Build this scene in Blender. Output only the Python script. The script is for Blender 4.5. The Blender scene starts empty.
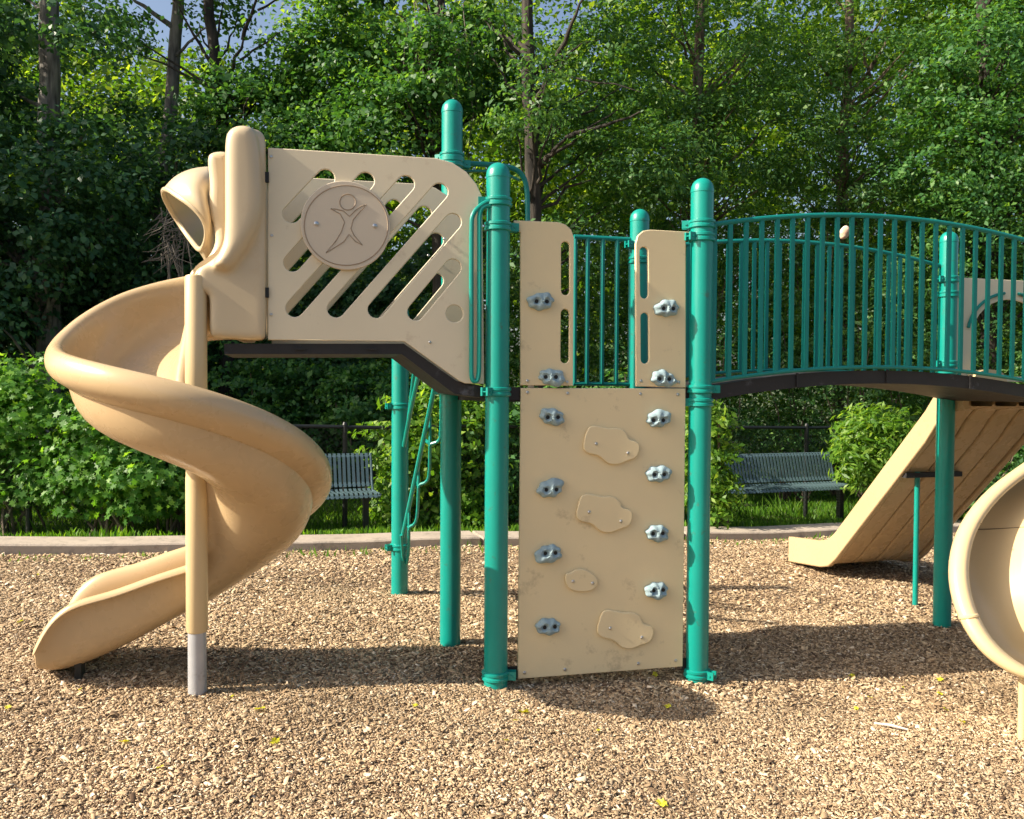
import bpy, bmesh, math, random
import numpy as np
from mathutils import Vector, Matrix, Euler
R = math.radians
sc = bpy.context.scene
COL = sc.collection
EYE = 1.615
random.seed(4)

# ------------------------------------------------------------------ camera
cam_d = bpy.data.cameras.new('camera'); cam = bpy.data.objects.new('camera', cam_d); COL.objects.link(cam)
cam_d.sensor_width = 36; cam_d.lens = 850/1024*36; cam_d.clip_end = 1500; cam_d.clip_start = .05
CM = Matrix.Translation((0, 0, EYE)) @ Matrix.Rotation(R(90-1.45), 4, 'X') @ Matrix.Rotation(R(.33), 4, 'Z')
cam.matrix_world = CM
sc.camera = cam

def ray(px, py):
    return (CM.to_3x3() @ Vector(((px-512)/850, -(py-409.5)/850, -1)))
def at(px, py, Y):
    "world point seen at a measured pixel, at distance Y from the camera"
    d = ray(px, py); t = Y/d.y
    return Vector((d.x*t, Y, EYE+d.z*t))
def onplane(px, py, P0, u):
    "(s, z) on the vertical plane through P0 with horizontal direction u"
    d = ray(px, py); nx, ny = -u.y, u.x
    t = (P0.x*nx+P0.y*ny)/(d.x*nx+d.y*ny)
    return ((d.x*t-P0.x)*u.x+(d.y*t-P0.y)*u.y, EYE+d.z*t)

# ------------------------------------------------------------------ terrain height
def sstep(a, b, x):
    t = np.clip((x-a)/(b-a), 0, 1); return t*t*(3-2*t)
KD = Vector((7.5, 2.68)).normalized(); KX, KY = -4.3, 7.12
def kerb_d(x, y):  # distance behind the front of the kerb
    return -(x-KX)*KD.y + (y-KY)*KD.x
def gz(x, y):
    x = np.asarray(x, float); y = np.asarray(y, float)
    s = sstep(5.5, 8.5, y); sl = -.062*(1-s)-.035*s
    z = sl*8*np.tanh(x/8)
    z = z+.012*np.sin(x*1.9+y*.8)*np.cos(y*1.7-x*.5)+.008*np.sin(x*4.1-y*3.3)
    z = z+.09*sstep(.05, .35, kerb_d(x, y))-(.165-.008*np.clip(x, -6, 6))*sstep(.35, 1.2, kerb_d(x, y))+.02*np.maximum(0, kerb_d(x, y)-4)
    return z

# ------------------------------------------------------------------ materials
def nodes(name):
    m = bpy.data.materials.new(name); m.use_nodes = True
    nt = m.node_tree; return m, nt, nt.nodes, nt.links, nt.nodes['Principled BSDF']
def simple(name, col, rough=.5, var=.06, vscale=3, bump=0., bscale=60, metal=0., dirt=None, spec=.5, coat=0):
    m, nt, N, L, b = nodes(name)
    b.inputs['Roughness'].default_value = rough; b.inputs['Metallic'].default_value = metal
    b.inputs['Specular IOR Level'].default_value = spec
    if coat: b.inputs['Coat Weight'].default_value = coat; b.inputs['Coat Roughness'].default_value = .15
    tc = N.new('ShaderNodeTexCoord')
    n = N.new('ShaderNodeTexNoise'); n.inputs['Scale'].default_value = vscale; n.inputs['Detail'].default_value = 6
    L.new(tc.outputs['Object'], n.inputs['Vector'])
    mx = N.new('ShaderNodeMix'); mx.data_type = 'RGBA'
    mx.inputs[6].default_value = (*[c*(1-var*2) for c in col], 1); mx.inputs[7].default_value = (*[min(1, c*(1+var*2)) for c in col], 1)
    L.new(n.outputs['Fac'], mx.inputs[0]); out = mx.outputs[2]
    if dirt:
        dc, ds, lo, hi = dirt
        n2 = N.new('ShaderNodeTexNoise'); n2.inputs['Scale'].default_value = ds; n2.inputs['Detail'].default_value = 8; n2.inputs['Roughness'].default_value = .7
        L.new(tc.outputs['Object'], n2.inputs['Vector'])
        mr = N.new('ShaderNodeMapRange'); mr.inputs[1].default_value = lo; mr.inputs[2].default_value = hi
        L.new(n2.outputs['Fac'], mr.inputs[0])
        m2 = N.new('ShaderNodeMix'); m2.data_type = 'RGBA'; L.new(mr.outputs[0], m2.inputs[0]); L.new(out, m2.inputs[6])
        m2.inputs[7].default_value = (*dc, 1); out = m2.outputs[2]
    L.new(out, b.inputs['Base Color'])
    rr = N.new('ShaderNodeMapRange'); rr.inputs[3].default_value = rough*.8; rr.inputs[4].default_value = min(1, rough*1.25)
    n3 = N.new('ShaderNodeTexNoise'); n3.inputs['Scale'].default_value = 9; n3.inputs['Detail'].default_value = 5
    L.new(tc.outputs['Object'], n3.inputs['Vector']); L.new(n3.outputs['Fac'], rr.inputs[0]); L.new(rr.outputs[0], b.inputs['Roughness'])
    if bump:
        nb = N.new('ShaderNodeTexNoise'); nb.inputs['Scale'].default_value = bscale; nb.inputs['Detail'].default_value = 6
        L.new(tc.outputs['Object'], nb.inputs['Vector'])
        bp = N.new('ShaderNodeBump'); bp.inputs['Strength'].default_value = bump; bp.inputs['Distance'].default_value = .01
        L.new(nb.outputs['Fac'], bp.inputs['Height']); L.new(bp.outputs[0], b.inputs['Normal'])
    return m

def leaf_mat(name, c1, c2, c3, trans=.45, rough=.45):
    m, nt, N, L, b = nodes(name)
    g = N.new('ShaderNodeNewGeometry'); r = N.new('ShaderNodeValToRGB')
    r.color_ramp.elements[0].color = (*c1, 1); r.color_ramp.elements[1].color = (*c3, 1)
    e = r.color_ramp.elements.new(.6); e.color = (*c2, 1)
    L.new(g.outputs['Random Per Island'], r.inputs[0])
    b.inputs['Roughness'].default_value = rough; b.inputs['Specular IOR Level'].default_value = .35
    L.new(r.outputs[0], b.inputs['Base Color'])
    t = N.new('ShaderNodeBsdfTranslucent'); hs = N.new('ShaderNodeMix'); hs.data_type = 'RGBA'; hs.blend_type = 'MULTIPLY'
    hs.inputs[0].default_value = 1; hs.inputs[7].default_value = (1.9, 1.75, .55, 1)
    L.new(r.outputs[0], hs.inputs[6]); L.new(hs.outputs[2], t.inputs['Color'])
    mx = N.new('ShaderNodeMixShader'); mx.inputs[0].default_value = trans
    L.new(b.outputs[0], mx.inputs[1]); L.new(t.outputs[0], mx.inputs[2])
    L.new(mx.outputs[0], N['Material Output'].inputs['Surface'])
    return m

def chip_mat(name):
    m, nt, N, L, b = nodes(name)
    g = N.new('ShaderNodeNewGeometry'); r = N.new('ShaderNodeValToRGB'); cr = r.color_ramp
    cr.elements[0].color = (.085, .05, .03, 1); cr.elements[1].color = (.78, .66, .50, 1); cr.elements[1].position = 1
    for p, c in ((.13, (.26, .175, .10)), (.5, (.43, .305, .18)), (.9, (.58, .44, .28))):
        e = cr.elements.new(p); e.color = (*c, 1)
    L.new(g.outputs['Random Per Island'], r.inputs[0])
    tc = N.new('ShaderNodeTexCoord'); n = N.new('ShaderNodeTexNoise'); n.inputs['Scale'].default_value = 1.1; n.inputs['Detail'].default_value = 5
    L.new(tc.outputs['Object'], n.inputs['Vector'])
    mr = N.new('ShaderNodeMapRange'); mr.inputs[1].default_value = .3; mr.inputs[2].default_value = .7; mr.inputs[3].default_value = .72; mr.inputs[4].default_value = 1.2
    L.new(n.outputs['Fac'], mr.inputs[0])
    v = N.new('ShaderNodeVectorMath'); v.operation = 'SCALE'; L.new(r.outputs[0], v.inputs[0]); L.new(mr.outputs[0], v.inputs['Scale'])
    L.new(v.outputs[0], b.inputs['Base Color']); b.inputs['Roughness'].default_value = .8
    b.inputs['Specular IOR Level'].default_value = .25
    return m

def mulch_mat():
    m, nt, N, L, b = nodes('mulch')
    tc = N.new('ShaderNodeTexCoord'); mp = N.new('ShaderNodeMapping'); mp.inputs['Scale'].default_value = (90, 150, 90)
    L.new(tc.outputs['Object'], mp.inputs['Vector'])
    v = N.new('ShaderNodeTexVoronoi'); v.inputs['Scale'].default_value = 1; L.new(mp.outputs[0], v.inputs['Vector'])
    r = N.new('ShaderNodeValToRGB'); cr = r.color_ramp
    cr.elements[0].color = (.12, .07, .04, 1); cr.elements[1].color = (.42, .29, .18, 1)
    e = cr.elements.new(.5); e.color = (.25, .16, .095, 1)
    L.new(v.outputs['Color'], r.inputs[0]); L.new(r.outputs[0], b.inputs['Base Color'])
    bp = N.new('ShaderNodeBump'); bp.inputs['Strength'].default_value = 1; bp.inputs['Distance'].default_value = .012
    L.new(v.outputs['Distance'], bp.inputs['Height']); L.new(bp.outputs[0], b.inputs['Normal'])
    b.inputs['Roughness'].default_value = .9
    return m

def bark_mat(name, c1, c2, sc_=14):
    m, nt, N, L, b = nodes(name)
    tc = N.new('ShaderNodeTexCoord'); mp = N.new('ShaderNodeMapping'); mp.inputs['Scale'].default_value = (sc_, sc_, sc_*.18)
    L.new(tc.outputs['Object'], mp.inputs['Vector'])
    n = N.new('ShaderNodeTexNoise'); n.inputs['Scale'].default_value = 1; n.inputs['Detail'].default_value = 8; L.new(mp.outputs[0], n.inputs['Vector'])
    r = N.new('ShaderNodeValToRGB'); r.color_ramp.elements[0].color = (*c1, 1); r.color_ramp.elements[1].color = (*c2, 1)
    r.color_ramp.elements[0].position = .35; r.color_ramp.elements[1].position = .65
    L.new(n.outputs['Fac'], r.inputs[0]); L.new(r.outputs[0], b.inputs['Base Color'])
    bp = N.new('ShaderNodeBump'); bp.inputs['Strength'].default_value = .9; bp.inputs['Distance'].default_value = .03
    L.new(n.outputs['Fac'], bp.inputs['Height']); L.new(bp.outputs[0], b.inputs['Normal']); b.inputs['Roughness'].default_value = .9
    return m

TEAL = simple('teal_paint', (.004, .24, .195), .3, .05, 6, .03, 40, spec=.5, dirt=((.05, .15, .11), 18, .6, .7))
TEALD = simple('teal_paint_rail', (.003, .18, .155), .38, .05, 6, spec=.4)
TAN = simple('tan_slide_plastic', (.505, .365, .205), .27, .05, 2.2, .02, 30, spec=.5, dirt=((.40, .26, .12), 5, .6, .85))
TANB = simple('pale_slide_plastic', (.60, .455, .25), .3, .05, 2.2, spec=.5, dirt=((.45, .32, .17), 5, .6, .85))
HOODM = simple('hood_plastic', (.55, .44, .285), .3, .05, 2.2, spec=.5, dirt=((.48, .34, .2), 5, .6, .9))
PANEL = simple('beige_panel', (.67, .585, .42), .5, .04, 2, .04, 90, dirt=((.40, .29, .18), 7, .6, .85))
WALLM = simple('climbing_panel', (.70, .57, .34), .5, .05, 1.6, .05, 90, dirt=((.20, .14, .09), 3.6, .585, .8))
DISC = simple('disc_panel', (.56, .48, .37), .5, .04, 3, .04, 90)
GROOVE = simple('engraved_line', (.30, .225, .155), .6)
ROCK = simple('blue_grey_resin', (.27, .37, .40), .75, .12, 14, .1, 45, dirt=((.20, .25, .28), 12, .55, .75))
BLACK = simple('black_hole', (.006, .006, .006), .6)
DECKM = simple('brown_black_coating', (.012, .010, .010), .6, .2, 5, .1, 60, dirt=((.09, .095, .11), 9, .57, .72))
STEEL = simple('steel', (.5, .5, .5), .3, .04, metal=.9)
GALV = simple('galvanised', (.42, .43, .45), .45, .08, 10, .05, 30, metal=.35, dirt=((.2, .18, .16), 12, .6, .8))
BENCHM = simple('blue_grey_coating', (.07, .115, .13), .35, .08, 6, spec=.6)
FENCEM = simple('black_vinyl', (.008, .010, .010), .45)
CONC = simple('concrete', (.40, .335, .27), .85, .12, 3, .3, 50, dirt=((.16, .135, .11), 6, .5, .75))
SOIL = simple('forest_soil', (.06, .055, .025), .95, .3, 2, .3, 20, dirt=((.05, .10, .02), 1.5, .4, .6))
STONE = simple('knob', (.50, .32, .22), .75, .25, 30, dirt=((.70, .58, .42), 22, .48, .6))
BARKD = bark_mat('dark_bark', (.010, .008, .006), (.05, .04, .03))
BARKL = bark_mat('grey_bark', (.07, .063, .056), (.24, .22, .195))
BARKP = bark_mat('brown_bark', (.04, .028, .02), (.20, .15, .11))
LF_DARK = leaf_mat('deep_green_leaves', (.026, .080, .042), (.048, .135, .062), (.10, .21, .08), .40)
LF_MID = leaf_mat('mid_green_leaves', (.032, .105, .032), (.062, .175, .044), (.135, .27, .06), .44)
LF_FINE = leaf_mat('locust_leaves', (.040, .115, .036), (.075, .185, .050), (.16, .28, .07), .44)
LF_LIGHT = leaf_mat('light_green_leaves', (.05, .16, .022), (.10, .25, .036), (.20, .37, .055), .5)
LF_YEL = leaf_mat('yellow_green_leaves', (.06, .16, .018), (.12, .25, .03), (.25, .38, .055), .5)
LF_BACK = leaf_mat('far_leaves', (.03, .09, .012), (.09, .19, .02), (.24, .34, .05), .6)
GRASSM = leaf_mat('grass_blades', (.05, .14, .01), (.09, .22, .018), (.17, .30, .04), .45)
VINE = simple('dry_vine', (.13, .11, .09), .9, .3, 9)
CHIP = chip_mat('wood_chips'); MULCH = mulch_mat()
FALL = leaf_mat('fallen_leaf', (.35, .38, .03), (.5, .5, .04), (.3, .42, .06), .3)

# ------------------------------------------------------------------ objects
def prop(o, label=None, cat=None, group=None, kind=None):
    if label: o['label'] = label
    if cat: o['category'] = cat
    if group: o['group'] = group
    if kind: o['kind'] = kind
    return o
def empty(name, loc, label, cat, group=None):
    o = bpy.data.objects.new(name, None); COL.objects.link(o); o.location = loc; o.empty_display_size = .2
    return prop(o, label, cat, group)
def rootloc(o):
    while o.parent: o = o.parent
    return Vector(o.location)

class MB:
    def __init__(s): s.v = []; s.f = []; s.m = []; s.mi = 0
    def add(s, vs, fs):
        b = len(s.v); s.v += [tuple(x) for x in vs]; s.f += [tuple(i+b for i in f) for f in fs]; s.m += [s.mi]*len(fs); return s
    def box(s, c, sx, sy, sz, ax=None):
        ax = ax or (Vector((1, 0, 0)), Vector((0, 1, 0)), Vector((0, 0, 1))); c = Vector(c); vs = []
        for k in (-.5, .5):
            for j in (-.5, .5):
                for i in (-.5, .5): vs.append(c+ax[0]*sx*i+ax[1]*sy*j+ax[2]*sz*k)
        return s.add(vs, [(0, 2, 3, 1), (4, 5, 7, 6), (0, 1, 5, 4), (2, 6, 7, 3), (0, 4, 6, 2), (1, 3, 7, 5)])
    def tube(s, pts, r, n=10, caps=True, closed=False):
        pts = [Vector(p) for p in pts]; m = len(pts); rs = r if isinstance(r, (list, tuple)) else [r]*m
        up = Vector((0, 0, 1)); vs = []; prev = None
        for i, p in enumerate(pts):
            if closed: d = pts[(i+1) % m]-pts[i-1]
            else: d = pts[min(i+1, m-1)]-pts[max(i-1, 0)]
            d.normalize()
            if prev is None:
                a = d.cross(up)
                if a.length < .05: a = d.cross(Vector((1, 0, 0)))
                a.normalize()
            else:
                a = prev-d*prev.dot(d)
                a.normalize()
            prev = a; b = d.cross(a)
            for k in range(n):
                t = 2*math.pi*k/n; vs.append(p+(a*math.cos(t)+b*math.sin(t))*rs[i])
        fs = []
        for i in range(m if closed else m-1):
            j = (i+1) % m
            for k in range(n): fs.append((i*n+k, i*n+(k+1) % n, j*n+(k+1) % n, j*n+k))
        if caps and not closed: fs += [tuple(range(n-1, -1, -1)), tuple((m-1)*n+k for k in range(n))]
        return s.add(vs, fs)
    def lathe(s, c, prof, n=28):
        "profile of (radius, z) revolved about the vertical through c"
        c = Vector(c); vs = []; fs = []
        for (r, z) in prof:
            for k in range(n):
                t = 2*math.pi*k/n; vs.append((c.x+r*math.cos(t), c.y+r*math.sin(t), c.z+z))
        for i in range(len(prof)-1):
            for k in range(n): fs.append((i*n+k, i*n+(k+1) % n, (i+1)*n+(k+1) % n, (i+1)*n+k))
        fs += [tuple(range(n-1, -1, -1)), tuple((len(prof)-1)*n+k for k in range(n))]
        return s.add(vs, fs)
    def grid(s, rows):
        n = len(rows[0]); vs = [p for r in rows for p in r]
        return s.add(vs, [(i*n+j, i*n+j+1, (i+1)*n+j+1, (i+1)*n+j) for i in range(len(rows)-1) for j in range(n-1)])
    def screw(s, p, nrm, r=.009):
        p = Vector(p); nrm = Vector(nrm)
        return s.tube([p, p+nrm*.004, p+nrm*.007], [r, r, r*.55], 8)
    def bolts(s, pts, nrm, r, parent, name='bolt'):
        for p in pts:
            q = MB(); q.screw(p, nrm, r); q.build(name, STEEL, parent)
    def build(s, name, mats, parent=None, smooth=35, solid=0, subsurf=0, offset=0):
        L0 = rootloc(parent) if parent else Vector((0, 0, 0))
        me = bpy.data.meshes.new(name); me.from_pydata([tuple(Vector(v)-L0) for v in s.v], [], s.f)
        if not isinstance(mats, (list, tuple)): mats = [mats]
        for m in mats: me.materials.append(m)
        if len(mats) > 1: me.polygons.foreach_set('material_index', s.m)
        if smooth:
            me.polygons.foreach_set('use_smooth', [True]*len(s.f)); me.set_sharp_from_angle(angle=R(smooth))
        me.update()
        o = bpy.data.objects.new(name, me); COL.objects.link(o)
        if parent: o.parent = parent
        if solid:
            md = o.modifiers.new('solid', 'SOLIDIFY'); md.thickness = solid; md.offset = offset
        if subsurf:
            md = o.modifiers.new('sub', 'SUBSURF'); md.levels = md.render_levels = subsurf
        return o

def smooth_poly(pts, it=2, closed=True):
    for _ in range(it):
        q = []
        n = len(pts)
        for i in range(n if closed else n-1):
            a, b = pts[i], pts[(i+1) % n]
            q += [tuple(.75*x+.25*y for x, y in zip(a, b)), tuple(.25*x+.75*y for x, y in zip(a, b))]
        if not closed: q = [tuple(pts[0])]+q+[tuple(pts[-1])]
        pts = q
    return pts
def capsule(p0, p1, r, n=8):
    p0 = Vector(p0); p1 = Vector(p1); d = (p1-p0).normalized(); a0 = math.atan2(d.y, d.x); out = []
    for k in range(n+1): t = a0-math.pi/2+math.pi*k/n; out.append((p1.x+r*math.cos(t), p1.y+r*math.sin(t)))
    for k in range(n+1): t = a0+math.pi/2+math.pi*k/n; out.append((p0.x+r*math.cos(t), p0.y+r*math.sin(t)))
    return out
def circ(c, r, n=32): return [(c[0]+r*math.cos(2*math.pi*k/n), c[1]+r*math.sin(2*math.pi*k/n)) for k in range(n)]

def plate(outline, holes, P0, u, thick, off=0., bevel=.0045, bres=2):
    "flat board with holes; outline in (s, z) of the vertical plane; returns verts, faces in the world"
    cu = bpy.data.curves.new('tmp', 'CURVE'); cu.dimensions = '2D'; cu.fill_mode = 'BOTH'
    cu.extrude = max(thick/2-bevel, 0); cu.bevel_depth = bevel; cu.bevel_resolution = bres; cu.offset = -bevel
    for poly in [outline]+list(holes):
        sp = cu.splines.new('POLY'); sp.points.add(len(poly)-1)
        for p, q in zip(sp.points, poly): p.co = (q[0], q[1], 0, 1)
        sp.use_cyclic_u = True
    ob = bpy.data.objects.new('tmp', cu); COL.objects.link(ob)
    dg = bpy.context.evaluated_depsgraph_get(); dg.update()
    me = bpy.data.meshes.new_from_object(ob.evaluated_get(dg))
    nrm = Vector((u.y, -u.x, 0))   # towards the camera
    U = Vector((u.x, u.y, 0)); B = Vector((P0.x, P0.y, 0))
    vs = [B+U*v.co.x+Vector((0, 0, 1))*v.co.y+nrm*(v.co.z+off) for v in me.vertices]
    fs = [tuple(p.vertices) for p in me.polygons]
    bpy.data.objects.remove(ob); bpy.data.curves.remove(cu); bpy.data.meshes.remove(me)
    return vs, fs
def W(P0, u, s, z, off=0.):
    return Vector((P0.x+u.x*s+u.y*off, P0.y+u.y*s-u.x*off, z))

# ------------------------------------------------------------------ fixed points of the play structure
PA = Vector((-.08, 4.545)); PB = Vector((1.068, 4.83)); PC = Vector((.84, 5.667)); PD = Vector((-.373, 5.2)); PE_ = Vector((-.84, 6.38))
PF = Vector((3.262, 6.39)); PN = Vector((3.50, 5.55))
U1 = (PB-PA).normalized(); V1 = Vector((-U1.y, U1.x))
U2 = (PN-PB).normalized(); V2 = Vector((-U2.y, U2.x))
PG = PF+U2*1.19; PH = PN+U2*1.19
root = empty('play_structure', (.2, 4.9, 0), 'tan and teal playground climbing frame with spiral slide, climbing wall and arched bridge', 'playground')

def zpx(dy, sc_): return EYE+dy/sc_
TOP = EYE+1.19
PR = .0635
def clamp(P, z, ang, parent, r=PR):
    m = MB(); rr = r+.012
    m.lathe((P.x, P.y, z), [(rr-.006, -.024), (rr, -.02), (rr, -.008), (rr-.005, -.004), (rr-.005, .004), (rr, .008), (rr, .02), (rr-.006, .024)], 24)
    d = Vector((math.cos(ang), math.sin(ang), 0)); t = Vector((-d.y, d.x, 0)); c = Vector((P.x, P.y, z))+d*(rr+.012)
    m.box(c-t*.018, .045, .012, .044, (d, t, Vector((0, 0, 1)))); m.box(c+t*.018, .045, .012, .044, (d, t, Vector((0, 0, 1))))
    m.box(c, .04, .03, .006, (d, t, Vector((0, 0, 1))))
    m.tube([c-t*.03, c+t*.03], .006, 8)
    return m.build('clamp', TEAL, parent)
def post(P, top, clamps, lean=0):
    g = float(gz(P.x, P.y)); m = MB(); r = PR
    h = top-g
    prof = [(r, -.35), (r, h-.085), (r+.002, h-.083), (r+.002, h-.07)]
    prof += [((r+.001)*math.cos(a), h-.065+.065*math.sin(a)) for a in [R(x) for x in (0, 15, 30, 45, 60, 75, 86)]]
    m.lathe((P.x, P.y, g), prof)
    o = m.build('post', TEAL, root)
    for (z, a) in clamps: clamp(P, z, a, o)
    return o
e = EYE
af = math.atan2(-V1.y, -V1.x)
aU = math.atan2(U1.y, U1.x)
post(PA, TOP+.005, [(e+.985, aU+math.pi*.98), (e+.855, aU), (e-.02, af-.9), (.07, aU-.3)])
post(PB, TOP, [(e+.93, aU+2.6), (e+.855, aU+math.pi*1.1), (e+.0, aU-.1), (e-.075, aU+2.9), (.06-.066, aU-.9)])
post(PC, TOP, [(e+.95, aU+math.pi*1.1), (e+.85, aU)])
post(PD, EYE+1.745, [(e+1.40, aU+2.4), (e+1.36, aU), (e-.02, aU+2.6)])
post(PE_, EYE+.62, [(e-.14, aU+3.4), (e-1.2, aU+3.4)])
post(PF, TOP, [(e+.83, aU+3.3), (e+.72, aU+.2), (e+.2, aU+3.2), (e+.12, aU)])
post(PN, TOP, [(e+.92, aU+3.1), (e, aU+3.1)]); post(PG, TOP, []); post(PH, TOP, [])

# main platform and the raised step platform towards the slide
def prism(poly_xy, z0, z1):
    n = len(poly_xy); m = MB()
    m.add([(p.x, p.y, z0) for p in poly_xy]+[(p.x, p.y, z1) for p in poly_xy],
          [tuple(range(n-1, -1, -1)), tuple(range(n, 2*n))]+[(i, (i+1) % n, (i+1) % n+n, i+n) for i in range(n)])
    return m
m = prism([PA+U1*.03+V1*.03, PB-U1*.03+V1*.03, PC-U1*.06-V1*.04, PD+U1*.03-V1*.04], EYE-.075, EYE+.002)
pl = m.build('platform', DECKM, root, smooth=0)
m = prism([PN+U2*.03+V2*.03, PH-U2*.03+V2*.03, PG-U2*.03-V2*.03, PF+U2*.03-V2*.03], EYE-.075, EYE+.002)
m.build('platform', DECKM, root, smooth=0)
sp = [onplane(x, y, PA, U1) for x, y in ((224, 343.5), (404, 343.5), (457, 381), (484, 386), (484, 398), (455, 394), (402, 354), (224, 354))]
m = MB(); n = len(sp); DW = .57
m.add([W(PA, U1, s, z, -.012) for s, z in sp]+[W(PA, U1, s, z, -DW) for s, z in sp],
      [tuple(range(n)), tuple(range(2*n-1, n-1, -1))]+[((i+1) % n, i, i+n, (i+1) % n+n) for i in range(n)])
for s_, z_ in ((onplane(300, 349, PA, U1)), (onplane(372, 349, PA, U1))):
    m.box(W(PA, U1, s_, z_, -.005), .05, .012, .008, (Vector((*U1, 0)), Vector((*V1, 0)), Vector((0, 0, 1))))
m.build('step_platform', DECKM, root, smooth=0)

# big slotted side panels
def o3(x, y): return onplane(240+x*.3175, 90+y*.3175, PA, U1)
out = [(268, 148), (436, 158.5), (452, 163), (466, 172), (476, 184), (482, 197), (484, 384), (465, 383.5), (459, 381), (404, 341.5), (268, 340)]
out = [onplane(x, y, PA, U1) for x, y in out]
slots = [((162, 392), (270, 278)), ((165, 545), (395, 287)), ((172, 688), (522, 297)), ((302, 690), (628, 321)), ((429, 692), (670, 416)), ((553, 700), (670, 559))]
holes = [capsule(o3(*a), o3(*b), .044) for a, b in slots]+[circ(o3(675, 705), .046, 24)]
for far in (0, 1):
    off = -DW*far-(.0 if not far else .01)
    vs, fs = plate(out, holes, PA, U1, .02, off); m = MB(); m.add(vs, fs)
    p = m.build('side_panel', PANEL, root, smooth=30)
    if far: prop(p, 'far slotted tan panel of the walkway')
    else: prop(p, 'near slotted tan panel with the round plate')
    MB().bolts([W(PA, U1, *o3(x, y), off+.01) for x, y in ((98, 212), (100, 460), (98, 708), (597, 795), (643, 470))], (U1.y, -U1.x, 0), .008, p)
    if not far:
        c = o3(333, 430); vs, fs = plate(circ(c, .224, 64), [], PA, U1, .022, .021, .004); m = MB(); m.add(vs, fs)
        d = m.build('round_plate', DISC, p, smooth=30)
        g = MB()
        def gl(pts, closed=True):
            pts = smooth_poly([o3(*a) for a in pts], 1, closed) if len(pts) < 20 else [o3(*a) for a in pts]
            g.tube([W(PA, U1, s, z, .0325) for s, z in pts], .0028, 6, closed=closed)
        gl([(338+25*math.cos(2*math.pi*k/24), 357+25*math.sin(2*math.pi*k/24)) for k in range(24)])
        gl([(285, 378), (300, 379), (325, 385), (343, 402), (360, 385), (378, 371), (396, 365), (375, 388), (355, 412), (348, 440), (358, 462), (384, 492), (362, 480), (342, 458), (325, 482), (270, 516), (300, 480), (318, 450), (328, 420), (315, 395)])
        gl([(333+131*math.cos(2*math.pi*k/60), 430+125*math.sin(2*math.pi*k/60)) for k in range(60)])
        g.build('figure_emblem', GROOVE, p)
        MB().bolts([W(PA, U1, *o3(x, y), .032) for x, y in ((240, 425), (423, 432))], (U1.y, -U1.x, 0), .012, p)
        # black hinge brackets beside the hood
        for y in (178, 293):
            q = MB(); s, z = onplane(267, y, PA, U1); q.box(W(PA, U1, s, z, .012), .02, .02, .05, (Vector((*U1, 0)), Vector((*V1, 0)), Vector((0, 0, 1))))
            q.build('bracket', BLACK, p, smooth=0)

# hand loop beside the near post
def loop_pts(pp, off): return [W(PA, U1, *onplane(x, y, PA, U1), off) for x, y in pp]
m = MB()
m.tube(smooth_poly([tuple(p) for p in loop_pts([(492, 203), (484, 203), (471, 214), (470, 230), (470, 360), (470, 378), (473, 382), (477, 380), (478, 360), (478, 230), (478, 212), (484, 207), (490, 207)], .035)], 2, False), .0125, 10)
m.build('hand_loop', TEAL, root)
# tall hand loop at the rear post
m = MB()
hp = [at(452, 163, 5.2), at(480, 164, 5.27), at(506, 166, 5.32), at(520, 171, 5.36), at(527, 184, 5.38), at(528, 215, 5.38), at(527.5, 380, 5.38)]
m.tube(smooth_poly([tuple(p) for p in hp], 2, False), .016, 10)
m.tube([at(458, 171, 5.22), at(500, 171, 5.3), at(519, 180, 5.36)], .008, 8)
m.build('grab_rail', TEALD, root)

# ------------------------------------------------------------------ climbing wall
def o6(x, y): return onplane(480+x*.3664, 420+y*.3664, PA, U1)
def o5(x, y): return onplane(480+x*.29304, 200+y*.29304, PA, U1)
wl = [onplane(x, y, PA, U1) for x, y in ((520.5, 388), (685, 388.5), (682, 666), (517.5, 678.5))]
vs, fs = plate(wl, [], PA, U1, .02, 0); m = MB(); m.add(vs, fs)
wall = m.build('climbing_wall', WALLM, root, smooth=30)
lp = [(115, 70), (262, 76), (290, 84), (310, 102), (319, 130), (316, 634), (137, 632), (137, 112), (113, 88)]
rp = [(700, 640), (531, 636), (529, 150), (537, 122), (555, 106), (580, 102), (717, 110), (718, 134), (700, 136)]
for pp, hl in ((lp, [((290, 158), (290, 310)), ((289, 388), (288, 542))]), (rp, [((557, 176), (559, 322)), ((560, 400), (561, 544))])):
    vs, fs = plate([o5(*a) for a in pp], [capsule(o5(*b), o5(*a), .0245) for a, b in hl], PA, U1, .02, 0)
    m = MB(); m.add(vs, fs); m.build('upper_panel', WALLM, wall, smooth=30)
MB().bolts([W(PA, U1, *o5(x, y), .01) for x, y in ((160, 618), (295, 622), (547, 618), (675, 622), (160, 657), (297, 660), (672, 664), (545, 662))]
           + [W(PA, U1, *o6(x, y), .01) for x, y in ((120, 688), (230, 679), (430, 663), (532, 655))], (U1.y, -U1.x, 0), .009, wall)
for a, b in (((498, 388), (521, 388)), ((684, 388), (700, 388)), ((500, 668), (519, 669)), ((682, 660), (698, 659))):
    s0, z0 = onplane(*a, PA, U1); s1, z1 = onplane(*b, PA, U1); m = MB()
    m.box(W(PA, U1, (s0+s1)/2, (z0+z1)/2-.03, -.015), abs(s1-s0)-.01, .008, .07, (Vector((*U1, 0)), Vector((*V1, 0)), Vector((0, 0, 1))))
    m.build('wall_bracket', DECKM, wall, smooth=0)
big = [(290, 22), (303, 15), (325, 17), (348, 23), (378, 21), (396, 34), (401, 54), (430, 59), (431, 84), (420, 104), (395, 111), (374, 121), (347, 120), (330, 105), (318, 95), (290, 91), (276, 76), (282, 48)]
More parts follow.
